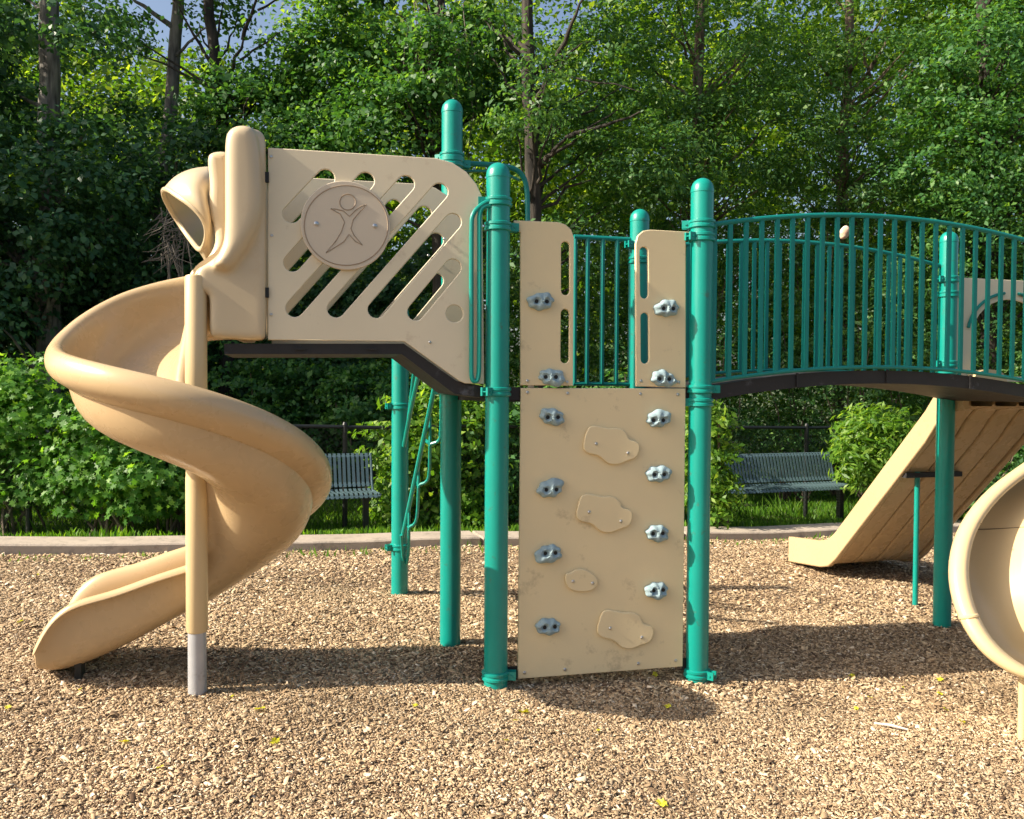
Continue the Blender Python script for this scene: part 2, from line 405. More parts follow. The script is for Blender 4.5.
small = [(230, 415), (242, 416), (258, 404), (284, 404), (312, 423), (319, 440), (306, 462), (275, 467), (240, 461), (228, 438)]
for tpl, dx, dy, sb in ((big, 0, 0, ((312, 64), (398, 89))), (big, -19, 185, ((312, 64), (398, 89))), (big, 38, 500, ((312, 64), (398, 89))), (small, 0, 0, ((249, 437), (302, 442)))):
    pts = smooth_poly([o6(x+dx, y+dy) for x, y in tpl], 2)
    vs, fs = plate(pts, [], PA, U1, .018, .0205, .006, 3); m = MB(); m.add(vs, fs)
    o = m.build('foot_plate', WALLM, wall, smooth=50)
    q = MB()
    for x, y in sb:
        s, z = o6(x+dx, y+dy); q.screw(W(PA, U1, s, z, .0295), (U1.y, -U1.x, 0), .009)
    # bolts join the plate's own mesh as a second material
    o.data.materials.append(STEEL)
    L0 = rootloc(wall); bm = bmesh.new(); bm.from_mesh(o.data)
    bv = [bm.verts.new(Vector(v)-L0) for v in q.v]
    for f in q.f: bm.faces.new([bv[i] for i in f]).material_index = 1
    bm.to_mesh(o.data); bm.free()
holds = [(540, 302), (549, 377), (551, 417), (549.5, 489), (548.5, 552), (548, 625.5), (666, 309), (662, 379), (656, 420), (657, 474), (655.5, 532.5), (656, 589)]
for hi, (x, y) in enumerate(holds):
    rnd = random.Random(hi*7+3); s, z = onplane(x, y, PA, U1)
    bm = bmesh.new(); bmesh.ops.create_icosphere(bm, subdivisions=4, radius=1)
    lob = [(Vector((rnd.uniform(-1, 1), rnd.uniform(-1, 1), rnd.uniform(0, .6))).normalized(), rnd.uniform(.06, .2), rnd.uniform(3, 8)) for _ in range(8)]
    tilt = rnd.uniform(-.15, .15)
    vv = []
    for v in bm.verts:
        d = v.co.normalized(); k = .88
        for dd, am, sh in lob: k += am*math.exp(-sh*(1-d.dot(dd)))
        k += .07*math.cos(7*math.atan2(d.y, d.x)+hi)
        px_, py_, pz_ = d.x*k*.070, d.y*k*.047, max(0, d.z)*k*.045
        ca, sa = math.cos(tilt), math.sin(tilt)
        vv.append((px_*ca-py_*sa, px_*sa+py_*ca, pz_))
    # keep the two bolt seats flat
    m = MB(); fin = []
    for (a, b, c) in vv:
        for bx in (-.028, .03):
            dd = math.hypot(a-bx, b)
            if dd < .021: c = min(c, .020+max(0, dd-.014)*2.5)
        fin.append(W(PA, U1, s+a, z+b, .0105+c))
    m.add(fin, [tuple(l.index for l in f.verts) for f in bm.faces]); bm.free()
    m.mi = 1
    for bx in (-.028, .03):
        c0 = W(PA, U1, s+bx, z, .0105+.019); nn = Vector((U1.y, -U1.x, 0)); m.tube([c0, c0+nn*.004], .0105, 14)
    m.build('hand_hold', [ROCK, BLACK], wall, smooth=50)

# rear barrier of the main platform
m = MB(); r0 = at(574, 238, 5.56); r1 = at(638, 239, 5.667)
zt = (r0.z+r1.z)/2; zb = EYE+.03
m.tube([(r0.x, r0.y, zt), (r1.x, r1.y, zt)], .016); m.tube([(r0.x, r0.y, zb), (r1.x, r1.y, zb)], .014)
for x in (575.5, 587.5, 602.5, 617, 631):
    k = (x-574)/64; p = r0.lerp(r1, k); m.tube([(p.x, p.y, zb), (p.x, p.y, zt)], .0155 if x > 580 else .013)
m.build('rear_barrier', TEALD, root)

# ladder of bent steps at the back left
m = MB()
def lad(pp): return [at(x, y, z) for x, y, z in pp]
m.tube(lad([(436, 380, 5.5), (402.5, 537, 6.33)]), .0165)
m.tube(lad([(420, 368, 5.75), (411, 408, 6.05), (404, 446, 6.33)]), .0165)
m.tube(lad([(414, 372, 5.9), (406, 440, 6.36)]), .013)
stair = [(441.5, 384), (441, 436), (438, 442), (430, 444), (430, 447), (429.5, 474), (427, 482), (418.5, 485), (418.5, 489), (417.5, 515), (415, 524), (409, 527), (409, 531), (409, 552), (406, 566), (403, 562), (401, 535)]
m.tube(smooth_poly([tuple(at(x, y, 5.45+.85*(y-384)/170)) for x, y in stair], 1, False), .011, 8)
for (x, y, h) in ((430, 444, 28), (418.5, 486, 24), (409, 528, 24)):
    z = 5.45+.85*(y-384)/170
    m.tube([at(x, y-h, z), at(x, y+2, z)], .010, 8)
    m.tube([at(x, y, z), at(x, y, z)+Vector((-.06, .35, 0))], .013, 8)
m.build('step_ladder', TEAL, root)

# ------------------------------------------------------------------ arched bridge
BL = (PN-PB).length
def bp(P, t, h): 
    q = P+U2*(BL*t); return Vector((q.x, q.y, EYE+h))
arc = lambda t, rise: rise*4*t*(1-t)
m = MB(); NB = 28
for i in range(NB):
    t0, t1 = i/NB, (i+1)/NB
    for t in ():
        pass
rows = []
for i in range(NB+1):
    t = i/NB; a = arc(t, .115); p, q = bp(PB+V2*.0, t, 0), bp(PC-V2*.0, t, 0)
    rows.append([p+Vector((0, 0, a-.075)), p+Vector((0, 0, a+.005)), q+Vector((0, 0, a+.005)), q+Vector((0, 0, a-.075)), p+Vector((0, 0, a-.075))])
m.grid(rows); m.add(rows[0][:4], [(0, 1, 2, 3)]); m.add(rows[-1][:4], [(3, 2, 1, 0)])
for t in (.25, .5, .75):
    m.box(bp(PB, t, arc(t, .115)-.03)-Vector((V2.x, V2.y, 0))*.003, .012, .012, .082, (Vector((*U2, 0)), Vector((*V2, 0)), Vector((0, 0, 1))))
bd = m.build('bridge_deck', DECKM, root, smooth=30)
for P, off in ((PB, -.022), (PC, .022)):
    m = MB(); Q = P+V2*off
    m.tube([bp(Q, i/30, .918+arc(i/30, .128)) for i in range(31)], .0145, 10)
    m.tube([bp(Q, i/30, .035+arc(i/30, .105)) for i in range(31)], .012, 10)
    nb = 25
    for i in range(nb):
        t = .006+(i+.5)*.0402
        a, b = .035+arc(t, .105), .918+arc(t, .128)
        m.box((bp(Q, t, a)+bp(Q, t, b))/2, .025, .016, b-a, (Vector((*U2, 0)), Vector((*V2, 0)), Vector((0, 0, 1))))
    m.build('bridge_railing', TEALD, root)
# railings on the right platform (only its edge is in the picture)
m = MB()
for zz, rr in ((.93, .0145), (.05, .012)): m.tube([W(PN, U2, .06, EYE+zz), W(PN, U2, 1.13, EYE+zz)], rr)
for i in range(10): m.tube([W(PN, U2, .12+.105*i, EYE+.05), W(PN, U2, .12+.105*i, EYE+.93)], .0125, 8)
m.build('platform_railing', TEALD, root)
# arched panel behind the far right post
UF = U2; s0 = .075; W1 = 1.09
pc = (s0+W1)/2; hw = .36
arch_hole = [(pc-hw, EYE+.11), (pc+hw, EYE+.11)]+[(pc+hw*math.cos(R(a)), EYE+.41+.29*math.sin(R(a))) for a in range(0, 181, 12)]
vs, fs = plate([(s0, EYE+.07), (W1, EYE+.07), (W1, EYE+.85), (s0, EYE+.85)], [arch_hole], PF, UF, .02, 0)
m = MB(); m.add(vs, fs); ap = m.build('arch_panel', PANEL, root, smooth=30)
m = MB(); m.tube([W(PF, UF, pc+(hw+.05)*math.cos(R(a)), EYE+.43+.32*math.sin(R(a)), .02) for a in range(100, 176, 6)], .012, 8)
m.tube([W(PF, UF, pc+(hw+.05)*math.cos(R(a)), EYE+.43+.32*math.sin(R(a)), .02) for a in range(15, 86, 6)], .012, 8)
m.build('arch_grip', TEALD, ap)

# ------------------------------------------------------------------ straight slide behind the bridge
S0 = PF+U2*.0+V2*.12
sl_top = at(937, 402, S0.y)
def spt(k, w, z): q = Vector((3.262, 6.52))+V2*k+U2*w; return Vector((q.x, q.y, z))
prof = [(-.25, EYE+.11), (-.08, EYE+.08), (0, EYE-.0), (.12, EYE-.16), (1.18, EYE-1.29), (1.28, EYE-1.37), (1.40, EYE-1.40), (1.88, EYE-1.445)]  # rim line
WS = 1.02
def side(w0, w1, hgt=.25, top=.0):
    m = MB(); n = len(prof); a = []
    for (k, z) in prof:
        h = hgt
        a.append([spt(k, w0, z), spt(k, w1, z), spt(k, w1, z-h), spt(k, w0, z-h), spt(k, w0, z)])
    m.grid(a); m.add(a[0][:4], [(3, 2, 1, 0)]); m.add(a[-1][:4], [(0, 1, 2, 3)])
    return m
m = side(0, .055)
m2 = side(WS-.055, WS); m.add(m2.v, m2.f)
for j in range(4):
    w0 = .06+j*(WS-.12)/4+.004; w1 = .06+(j+1)*(WS-.12)/4-.004; a = []
    for (k, z) in prof: a.append([spt(k, w0, z-.15), spt(k, w1, z-.15), spt(k, w1-.008, z-.225), spt(k, w0+.008, z-.225), spt(k, w0, z-.15)])
    m.grid(a); m.add(a[-1][:4], [(0, 1, 2, 3)])
a = [[spt(k, .05, z-.145), spt(k, WS-.05, z-.145)] for k, z in prof]; m.grid(a)
ss = m.build('straight_slide', TAN, root, smooth=30)
prop(ss, 'wide straight tan slide seen from behind under the bridge')
bv = ss.modifiers.new('b', 'BEVEL'); bv.width = .012; bv.segments = 2; bv.limit_method = 'ANGLE'
m = MB()
kb = .37; zb_ = EYE-.425
m.box((spt(kb, .03, zb_-.265)+spt(kb, .59, zb_-.265))/2, .56, .05, .04, (Vector((*U2, 0)), Vector((*V2, 0)), Vector((0, 0, 1))))
m.build('slide_bracket', DECKM, ss, smooth=0)
m = MB(); p = spt(kb, .16, zb_-.28); g = float(gz(p.x, p.y)); m.tube([(p.x, p.y, g-.1), (p.x, p.y, zb_-.24)], .021, 12)
m.build('slide_support', TEAL, ss)
for w in (.12, .62):
    m = MB(); p = spt(1.72, w, 0); g = float(gz(p.x, p.y)); m.tube([(p.x, p.y, g-.1), (p.x, p.y, EYE-1.62)], .022, 8); m.build('slide_foot', FENCEM, ss)
# rounded entry hump of that slide
m = MB()
rows = []
for i in range(13):
    a = math.pi*i/12; rows.append([spt(-.22+.02*j, .28+.16*math.cos(a)*1.0, EYE+.03+.13*math.sin(a)**.6) for j in range(8)])
m.grid(rows); m.add([r[0] for r in rows], [tuple(range(13))])
m.build('slide_entry', TANB, ss)

# ------------------------------------------------------------------ spiral slide
PS = Vector((-1.553, 4.18)); US = Vector((.968, .25)).normalized(); VS = Vector((-US.y, US.x))
zs_th = [90, 112, 135, 157, 180, 202, 225, 247, 270, 292, 315, 337, 360, 405, 450]
zs_z = [.635, .575, .48, .345, .215, .155, .115, .07, .015, -.06, -.16, -.28, -.42, -.66, -.88]
dp_z = [1, 1, 1, 1, 1, 1, 1, 1, 1, 1, 1, 1, .98, .82, .66]
RO = .605
outer = [(-.058, -.175), (-.01, -.142), (.028, -.118), (.045, -.085), (.047, -.045), (.032, -.010), (.008, .004), (-.018, -.004), (-.036, -.032), (-.045, -.07)]  # rolled rim, relative to RO
inner_sp = [(.20, -.395), (.145, -.35), (.115, -.29), (.095, -.225), (.07, -.18), (.045, -.175)]
inner_ex = [(.20, -.395), (.13, -.35), (.105, -.24), (.095, -.07), (.075, .0), (.045, -.05)]
def section(kin, depth):
    pts = [(RO+a, b) for a, b in outer]
    mid = [(.560, -.13), (.552, -.195), (.528, -.27), (.475, -.335), (.39, -.38), (.29, -.40)]
    pts += [(a, -.06+(b+.06)*1.0*depth) for a, b in mid]
    for (a0, b0), (a1, b1) in zip(inner_sp, inner_ex):
        b = b0+(b1-b0)*kin
        pts.append((a0+(a1-a0)*kin, b*depth if b < -.06 else b))
    return pts
rows = []
def srow(pos, rad, rimz, kin, depth):
    rows.append([Vector((pos.x+rad.x*r_, pos.y+rad.y*r_, EYE+rimz+h)) for r_, h in section(kin, depth)])
for s_ in np.linspace(.33, .03, 7): srow(PS+US*float(s_), VS, .645+.02*float(s_), .9-.0*float(s_), 1)
for th in np.arange(90, 450, 6):
    rz = float(np.interp(th, zs_th, zs_z)); dpt = float(np.interp(th, zs_th, dp_z))
    kin = float(sstep(398, 446, th))+max(0, .9*(1-(th-90)/40))
    rad = US*math.cos(R(th))+VS*math.sin(R(th))
    srow(PS, rad, rz, min(kin, 1), dpt)
for s_ in np.linspace(0, .755, 22):
    s_ = float(s_); rz = float(np.interp(s_, [0, .2, .40, .57, .67, .72, .745, .755], [-.87, -.925, -.995, -1.03, -1.09, -1.15, -1.23, -1.28]))
    dpt = float(np.interp(s_, [0, .2, .40, .57, .67, .72, .745, .755], [.62, .76, .85, .94, .84, .70, .46, .30]))
    srow(PS-US*s_, VS, rz, 1, dpt)
# smooth heights along the path
A = np.array([[tuple(p) for p in r] for r in rows])
for _ in range(4):
    B = A.copy(); B[1:-1, :, 2] = .25*A[:-2, :, 2]+.5*A[1:-1, :, 2]+.25*A[2:, :, 2]; A = B
m = MB(); m.grid([[Vector(p) for p in r] for r in A])
ch = m.build('spiral_slide', TAN, root, smooth=180, solid=.012, subsurf=1)
prop(ch, 'tan spiral slide winding round its pole at the left end')
# pole: galvanised foot and tan sleeve
g = float(gz(PS.x, PS.y))
m = MB(); m.lathe((PS.x, PS.y, 0), [(.044, g-.2), (.044, EYE-1.15)], 28); m.build('steel_foot', GALV, ch)
m = MB(); m.lathe((PS.x, PS.y, 0), [(.046, EYE-1.215), (.052, EYE-1.205), (.052, EYE-.45), (.050, EYE-.44), (.050, EYE-.1), (.052, EYE-.09), (.052, EYE+.53), (.047, EYE+.54)], 32); m.build('pole_sleeve', TANB, ch)
# exit foot
fp = PS-US*.58+VS*.22; gg = float(gz(fp.x, fp.y))
m = MB(); m.box((fp.x, fp.y, (gg+EYE-1.40)/2), .03, .09, EYE-1.40-gg+.06, (Vector((*US, 0)), Vector((*VS, 0)), Vector((0, 0, 1)))); m.build('exit_foot', FENCEM, ch, smooth=0)
# entrance hood: near wing, its bulge, second wing, curled visor
HZ = 4.24
def o1(x, y): return (150+x*.3052, 115+y*.3052)
PH0 = Vector((-1.25, 4.215))
def hp_(x, y): return onplane(*o1(x, y), PH0, US)
def pillow(pts, thick, off, bev, it=2):
    pts = smooth_poly([hp_(x, y) for x, y in pts], it)
    vs, fs = plate(pts, [], PH0, US, thick, off, bev, 6); m = MB(); m.add(vs, fs); return m
body = [(245, 70), (256, 48), (285, 34), (330, 36), (372, 50), (380, 90), (381, 400), (381, 725), (366, 741), (205, 730), (193, 716), (194, 600), (186, 582), (152, 580), (150, 502), (175, 490), (215, 462), (240, 428), (246, 390), (246, 200)]
hood = pillow(body, .11, -.055, .03, 1)
bulge = [(246, 80), (258, 50), (290, 35), (330, 38), (352, 60), (362, 120), (372, 260), (365, 350), (340, 410), (300, 470), (262, 515), (225, 510), (200, 495), (235, 440), (247, 390), (246, 220)]
b2 = pillow(bulge, .12, -.0, .055, 2); hood.add(b2.v, b2.f)
hd = hood.build('slide_hood', HOODM, ch, smooth=180)
md = hd.modifiers.new('r', 'REMESH'); md.mode = 'VOXEL'; md.voxel_size = .009; md.use_smooth_shade = True
md = hd.modifiers.new('s', 'SMOOTH'); md.factor = .5; md.iterations = 14
strip = [(178, 122), (188, 97), (245, 92), (262, 120), (262, 400), (245, 440), (205, 475), (165, 500), (152, 524), (118, 524), (120, 500), (150, 480), (182, 452), (207, 405), (203, 350), (188, 310), (183, 270), (188, 200)]
b3 = pillow(strip, .10, -.16, .04, 2); b3.build('hood_wall', HOODM, ch, smooth=60)
# far wing
far = [(246, 90), (262, 50), (330, 40), (380, 60), (381, 725), (230, 725), (200, 560), (190, 480), (230, 420), (246, 360)]
b4 = pillow(far, .08, -.62, .035, 2); b4.build('hood_wing', HOODM, ch, smooth=60)
# front lip below the hood, beside the chute start
# visor: lofted curl between the rim loop and the base loop
rim = [(168, 452, 4.36), (190, 396, 4.20), (180, 345, 4.14), (142, 300, 4.12), (92, 266, 4.15), (55, 240, 4.24), (40, 250, 4.42), (58, 295, 4.60), (95, 355, 4.68), (135, 412, 4.60)]
ctl = [(172, 470, 4.38), (200, 380, 4.14), (195, 310, 4.08), (170, 245, 4.06), (130, 190, 4.10), (85, 172, 4.28), (100, 175, 4.55), (150, 250, 4.75), (170, 330, 4.80), (160, 420, 4.75)]
bas = [(180, 500, 4.40), (212, 400, 4.28), (205, 330, 4.26), (200, 260, 4.26), (200, 210, 4.28), (200, 172, 4.38), (205, 172, 4.66), (215, 280, 4.90), (215, 380, 4.92), (205, 470, 4.85)]
def sm3(l): return smooth_poly([tuple(at(*o1(x, y), z+.13)) for x, y, z in l], 2)
Rm, Ct, Bs = sm3(rim), sm3(ctl), sm3(bas); rows = []
for t in np.linspace(0, 1, 14):
    t = float(t); row = [Vector(a)*(1-t)**2+Vector(b)*2*t*(1-t)+Vector(c)*t*t for a, b, c in zip(Rm, Ct, Bs)]
    rows.append(row+[row[0]])
m = MB(); m.grid(rows); m.build('slide_visor', HOODM, ch, smooth=180, solid=.012)
m = MB(); m.tube(Rm, .014, 10, closed=True); m.build('visor_rim', HOODM, ch)

# ------------------------------------------------------------------ curved slide at the right edge
Rr = [(1190, 395, 5.35), (1120, 415, 5.2), (1065, 438, 5.02), (1024, 463, 4.86), (985, 492, 4.72), (958, 528, 4.58), (949, 566, 4.45), (954, 604, 4.33), (972, 640, 4.22), (996, 664, 4.15), (1026, 680, 4.10), (1075, 688, 4.08), (1130, 680, 4.12)]
Ri = [(1210, 425, 5.35), (1150, 445, 5.22), (1105, 465, 5.05), (1068, 480, 4.9), (1042, 500, 4.75), (1030, 530, 4.62), (1029, 566, 4.5), (1034, 596, 4.42), (1046, 622, 4.36), (1065, 640, 4.32), (1086, 650, 4.3), (1104, 655, 4.3), (1144, 650, 4.32)]
Rf = [(1200, 470, 5.5), (1160, 480, 5.4), (1130, 490, 5.25), (1105, 500, 5.1), (1090, 520, 4.95), (1085, 545, 4.85), (1085, 570, 4.75), (1088, 590, 4.7), (1095, 605, 4.66), (1105, 618, 4.62), (1118, 625, 4.6), (1130, 628, 4.6), (1150, 625, 4.6)]
def sm3p(l): return [Vector(p) for p in smooth_poly([tuple(at(*q)) for q in l], 2, False)]
a_, i_, f_ = sm3p(Rr), sm3p(Ri), sm3p(Rf); rows = []
for k in range(len(a_)):
    A0, I0, F0 = a_[k], i_[k], f_[k]
    ac = (I0-A0); row = []
    back = Vector((.1, .95, -.25)).normalized()
    # rolled rim
    dirn = ac.normalized()
    for ang in (200, 240, 280, 320, 0, 35):
        row.append(A0+dirn*(.052*math.sin(R(ang))+.05)-back*(.05*math.cos(R(ang))))
    for t in np.linspace(.3, 1, 12):
        t = float(t); row.append(A0.lerp(I0, t)+back*(.26*math.sin(math.pi*t**.75)))
    for t in np.linspace(.1, 1, 8):
        t = float(t); row.append(I0.lerp(F0, t)-back*(.10*math.sin(math.pi*t)))
    rows.append(row)
m = MB(); m.grid(rows); cs = m.build('curved_slide', TANB, root, smooth=180, solid=.012)
prop(cs, 'pale tan curved slide with rolled rim cut off by the right edge')
m = MB()
k = int(len(a_)*.41)
def seam(k, n0, n1): return [rows[k][j]-Vector((.0, .016, -.002)) for j in range(n0, n1)]
m.tube(smooth_poly([tuple(p) for p in seam(k, 5, 26)], 1, False), .0028, 5)
m.build('seam', simple('seam_line', (.16, .11, .06), .7), cs)
m = MB()
kk = int(len(a_)*.6); m.tube(smooth_poly([tuple(rows[kk][j]-Vector((0, .004, 0))) for j in range(0, 8)], 1, False), .012, 8); m.build('rim_joint', TANB, cs)
m = MB(); p = at(1023, 700, 4.22); g = float(gz(p.x, p.y)); m.tube([(p.x, p.y, g-.1), (p.x, p.y, EYE-1.40)], .022, 12); m.build('support_leg', TANB, cs)

# small knob on the far bridge rail
m = MB(); c = at(844.5, 232.5, 6.03); bm = bmesh.new(); bmesh.ops.create_icosphere(bm, subdivisions=3, radius=1)
vs = [(c.x+v.co.x*.036*(1+.1*math.sin(5*v.co.z)), c.y+v.co.y*.036, c.z+v.co.z*.047+v.co.x*.012) for v in bm.verts]
m.add(vs, [tuple(x.index for x in f.verts) for f in bm.faces]); bm.free()
o = m.build('stone', STONE); prop(o, 'small rounded pinkish tan stone sitting on the far bridge rail', 'stone')

# ------------------------------------------------------------------ ground, mulch, kerb
def sheet(name, xs, ys, mat, dz, test=None):
    m = MB(); X, Y = np.meshgrid(xs, ys); Z = gz(X, Y)+dz
    vs = np.stack([X.ravel(), Y.ravel(), Z.ravel()], 1); nx = len(xs); fs = []
    for j in range(len(ys)-1):
        for i in range(nx-1):
            if test and not test(X[j, i], Y[j, i]): continue
            a = j*nx+i; fs.append((a, a+1, a+nx+1, a+nx))
    m.add([tuple(v) for v in vs], fs); return prop(m.build(name, mat, smooth=180), kind='structure')
xs = np.concatenate([-np.geomspace(300, 16, 10), np.linspace(-15, 15, 61), np.geomspace(16, 300, 10)])
ys = np.concatenate([[-300, -80, -20, -8], np.linspace(-3, 14, 60), np.geomspace(15, 400, 12)])
sheet('ground', xs, ys, SOIL, -.02)
# mulch bed follows the kerb: rows parallel to it
m = MB(); rows = []
for d in np.linspace(-14, .04, 90):
    r_ = []
    for t in np.linspace(-12, 22, 90):
        x = KX+KD.x*t-KD.y*d; y = KY+KD.y*t+KD.x*d
        r_.append((x, y, float(gz(x, y))+.004))
    rows.append(r_)
m.grid(rows); prop(m.build('mulch_bed', MULCH, smooth=180), kind='structure')
# kerb of concrete lengths
m = MB(); rnd = random.Random(2)
t = -12.2
while t < 22:
    L_ = 2.35; n = 4; rows = []
    for i in range(n+1):
        tt = t+.02+(L_-.04)*i/n
        def kp(d, h): x = KX+KD.x*tt-KD.y*d; y = KY+KD.y*tt+KD.x*d; bx = KX+KD.x*tt; by = KY+KD.y*tt; return (x, y, float(gz(bx, by))+h)
        rows.append([kp(0, -.1), kp(0, .075), kp(.012, .088), kp(.38, .094), kp(.39, .085), kp(.39, -.1)])
    m.grid(rows); m.add(rows[0], [tuple(range(5, -1, -1))]); m.add(rows[-1], [tuple(range(6))]); t += L_
prop(m.build('kerb', CONC, smooth=20), kind='structure')

# ------------------------------------------------------------------ vectorised scatter meshes
def npmesh(name, V, F, mats, parent=None, smooth=False):
    "V (n,k,3) vertex blocks, F (f,q) faces inside a block"
    L0 = np.array(rootloc(parent)) if parent else np.zeros(3)
    n, k, _ = V.shape; me = bpy.data.meshes.new(name); f, q = F.shape
    me.vertices.add(n*k); me.vertices.foreach_set('co', (V-L0).astype(np.float32).ravel())
    idx = (F[None]+np.arange(n)[:, None, None]*k).astype(np.int32).ravel()
    me.loops.add(len(idx)); me.loops.foreach_set('vertex_index', idx)
    me.polygons.add(n*f); me.polygons.foreach_set('loop_start', (np.arange(n*f)*q).astype(np.int32))
    me.update(calc_edges=True); me.validate()
    me.materials.append(mats)
    o = bpy.data.objects.new(name, me); COL.objects.link(o)
    if parent: o.parent = parent
    return o
def frames(rng, D, roll=None):
    "orthonormal frames with the third axis along D"
    a = rng.normal(size=D.shape); a -= (a*D).sum(1, keepdims=True)*D; a /= np.linalg.norm(a, axis=1, keepdims=True)+1e-9
    return a, np.cross(D, a)

rng = np.random.default_rng(5)
def chips(n, y0, y1, sz, seed):
    rng = np.random.default_rng(seed)
    y = rng.uniform(y0**2, y1**2, n*2)**.5; x = rng.uniform(-1, 1, n*2)*(y*.66+1.3)
    k = kerb_d(x, y) < -.02; x, y = x[k][:n], y[k][:n]; n = len(x)
    a = rng.uniform(0, 2*np.pi, n)
    T = np.stack([np.cos(a), np.sin(a), rng.normal(0, .3, n)], 1); T /= np.linalg.norm(T, axis=1, keepdims=True)
    S = np.stack([-np.sin(a), np.cos(a), rng.normal(0, .35, n)], 1); S -= (S*T).sum(1, keepdims=True)*T; S /= np.linalg.norm(S, axis=1, keepdims=True)
    Nn = np.cross(T, S)
    L_ = np.minimum(np.exp(rng.normal(np.log(sz), .5, n)), .055); Wd = L_*rng.uniform(.16, .42, n); H = rng.uniform(.0006, .002, n)
    c = np.stack([x, y, gz(x, y)+.005+rng.uniform(0, .010, n)], 1)
    V = []
    for (i, j, k) in ((-1, -.7, 0), (1, -.45, 0), (.85, .75, 0), (-.8, .6, 0), (-.9, -.6, 1), (.9, -.35, 1), (.75, .65, 1), (-.75, .5, 1)):
        V.append(c+T*(L_*i/2)[:, None]+S*(Wd*j)[:, None]+Nn*(H*(2*k-1))[:, None])
    V = np.stack(V, 1)
    return V
F = np.array([(4, 5, 6, 7), (0, 1, 5, 4), (1, 2, 6, 5), (2, 3, 7, 6), (3, 0, 4, 7)])
V = np.concatenate([chips(210000, 2.3, 4.5, .0112, 1), chips(16000, 2.3, 6.5, .030, 4), chips(125000, 4.4, 6.5, .016, 2), chips(75000, 6.4, 10.4, .023, 3)])
o = npmesh('wood_chips', V, F, CHIP); prop(o, kind='stuff')

# grass blades on the strip behind the kerb
def grass(n, t0, t1, d0, d1, h, seed):
    rng = np.random.default_rng(seed); t = rng.uniform(t0, t1, n); d = rng.uniform(d0, d1, n)
    x = KX+KD.x*t-KD.y*d; y = KY+KD.y*t+KD.x*d; z = gz(x, y)
    a = rng.uniform(0, 2*np.pi, n); H = h*rng.uniform(.5, 1.3, n)*(1+.5*np.sin(x*3)*np.sin(y*5)); w = .006+.004*rng.random(n)
    l = rng.uniform(.1, .6, n)*H; b = rng.uniform(0, 2*np.pi, n)
    s = np.stack([np.cos(a)*w, np.sin(a)*w, 0*a], 1); c = np.stack([x, y, z-.01], 1)
    tip = c+np.stack([np.cos(b)*l, np.sin(b)*l, H], 1); mid = c+np.stack([np.cos(b)*l*.3, np.sin(b)*l*.3, H*.55], 1)
    return np.stack([c-s, c+s, mid+s*.8, tip, mid-s*.8], 1)
V = np.concatenate([grass(60000, -4, 18, .42, 4.2, .065, 11), grass(2500, -4, 18, 1.7, 2.1, .2, 12), grass(500, -3, 10, -.35, -.02, .06, 13)])
o = npmesh('grass', V, np.array([(0, 1, 2, 3, 4)]), GRASSM); prop(o, kind='stuff')

# fallen leaves, one object each
lrng = random.Random(8)
spots = [(524, 712), (516, 721), (415, 706), (506, 741), (662, 794+10), (655, 675), (668, 707), (852, 676), (903, 688), (940, 694), (38, 575), (124, 742), (275, 742), (232, 697), (260, 709), (598, 731), (856, 709), (946, 710), (962, 722), (80, 690), (20, 622), (8, 708), (160, 768), (940, 680), (870, 698)]
base = None
for i, (x, y) in enumerate(spots):
    d = ray(x, y); t = (EYE-.0)/-d.z
    for _ in range(12):
        q = Vector((d.x*t, d.y*t)); t = (EYE-float(gz(q.x, q.y))-.02)/-d.z
    q = Vector((d.x*t, d.y*t)); z = float(gz(q.x, q.y))+.026
    if base is None:
        m = MB(); pts = [(math.cos(a)*(.021 if k % 2 else .014)*(1.3 if abs(math.cos(a)) > .8 else 1), math.sin(a)*(.017 if k % 2 else .011), .004*math.sin(3*a)) for k, a in enumerate([2*math.pi*j/14 for j in range(14)])]
        m.add(pts+[(0, 0, -.003)], [(j, (j+1) % 14, 14) for j in range(14)]); base = m.build('fallen_leaf', FALL, smooth=0); o = base
    else:
        o = base.copy(); COL.objects.link(o)
    o.location = (q.x, q.y, z); o.rotation_euler = (lrng.uniform(-.35, .35)-.25, lrng.uniform(-.35, .35), lrng.uniform(0, 6))
    k = lrng.uniform(.55, 1.15); k = 1.5 if i == 0 else k; o.scale = (k, k, k)
    prop(o, 'small yellow-green leaf lying loose on the sunlit wood chips' if i else 'largest bright yellow leaf on the wood chips just right of the near teal post foot', 'leaf', 'fallen leaves on the wood chips')
# pale stick
m = MB(); p0, p1 = at(874, 724, 4.28), at(908, 729, 4.2)
p0.z = float(gz(p0.x, p0.y))+.03; p1.z = float(gz(p1.x, p1.y))+.03
m.tube([p0, (p0+p1)/2+Vector((0, 0, .006)), p1], [.005, .007, .004], 7)
o = m.build('stick', simple('pale_wood', (.6, .55, .47), .8)); prop(o, 'short pale grey stick lying on the chips at lower right', 'stick')

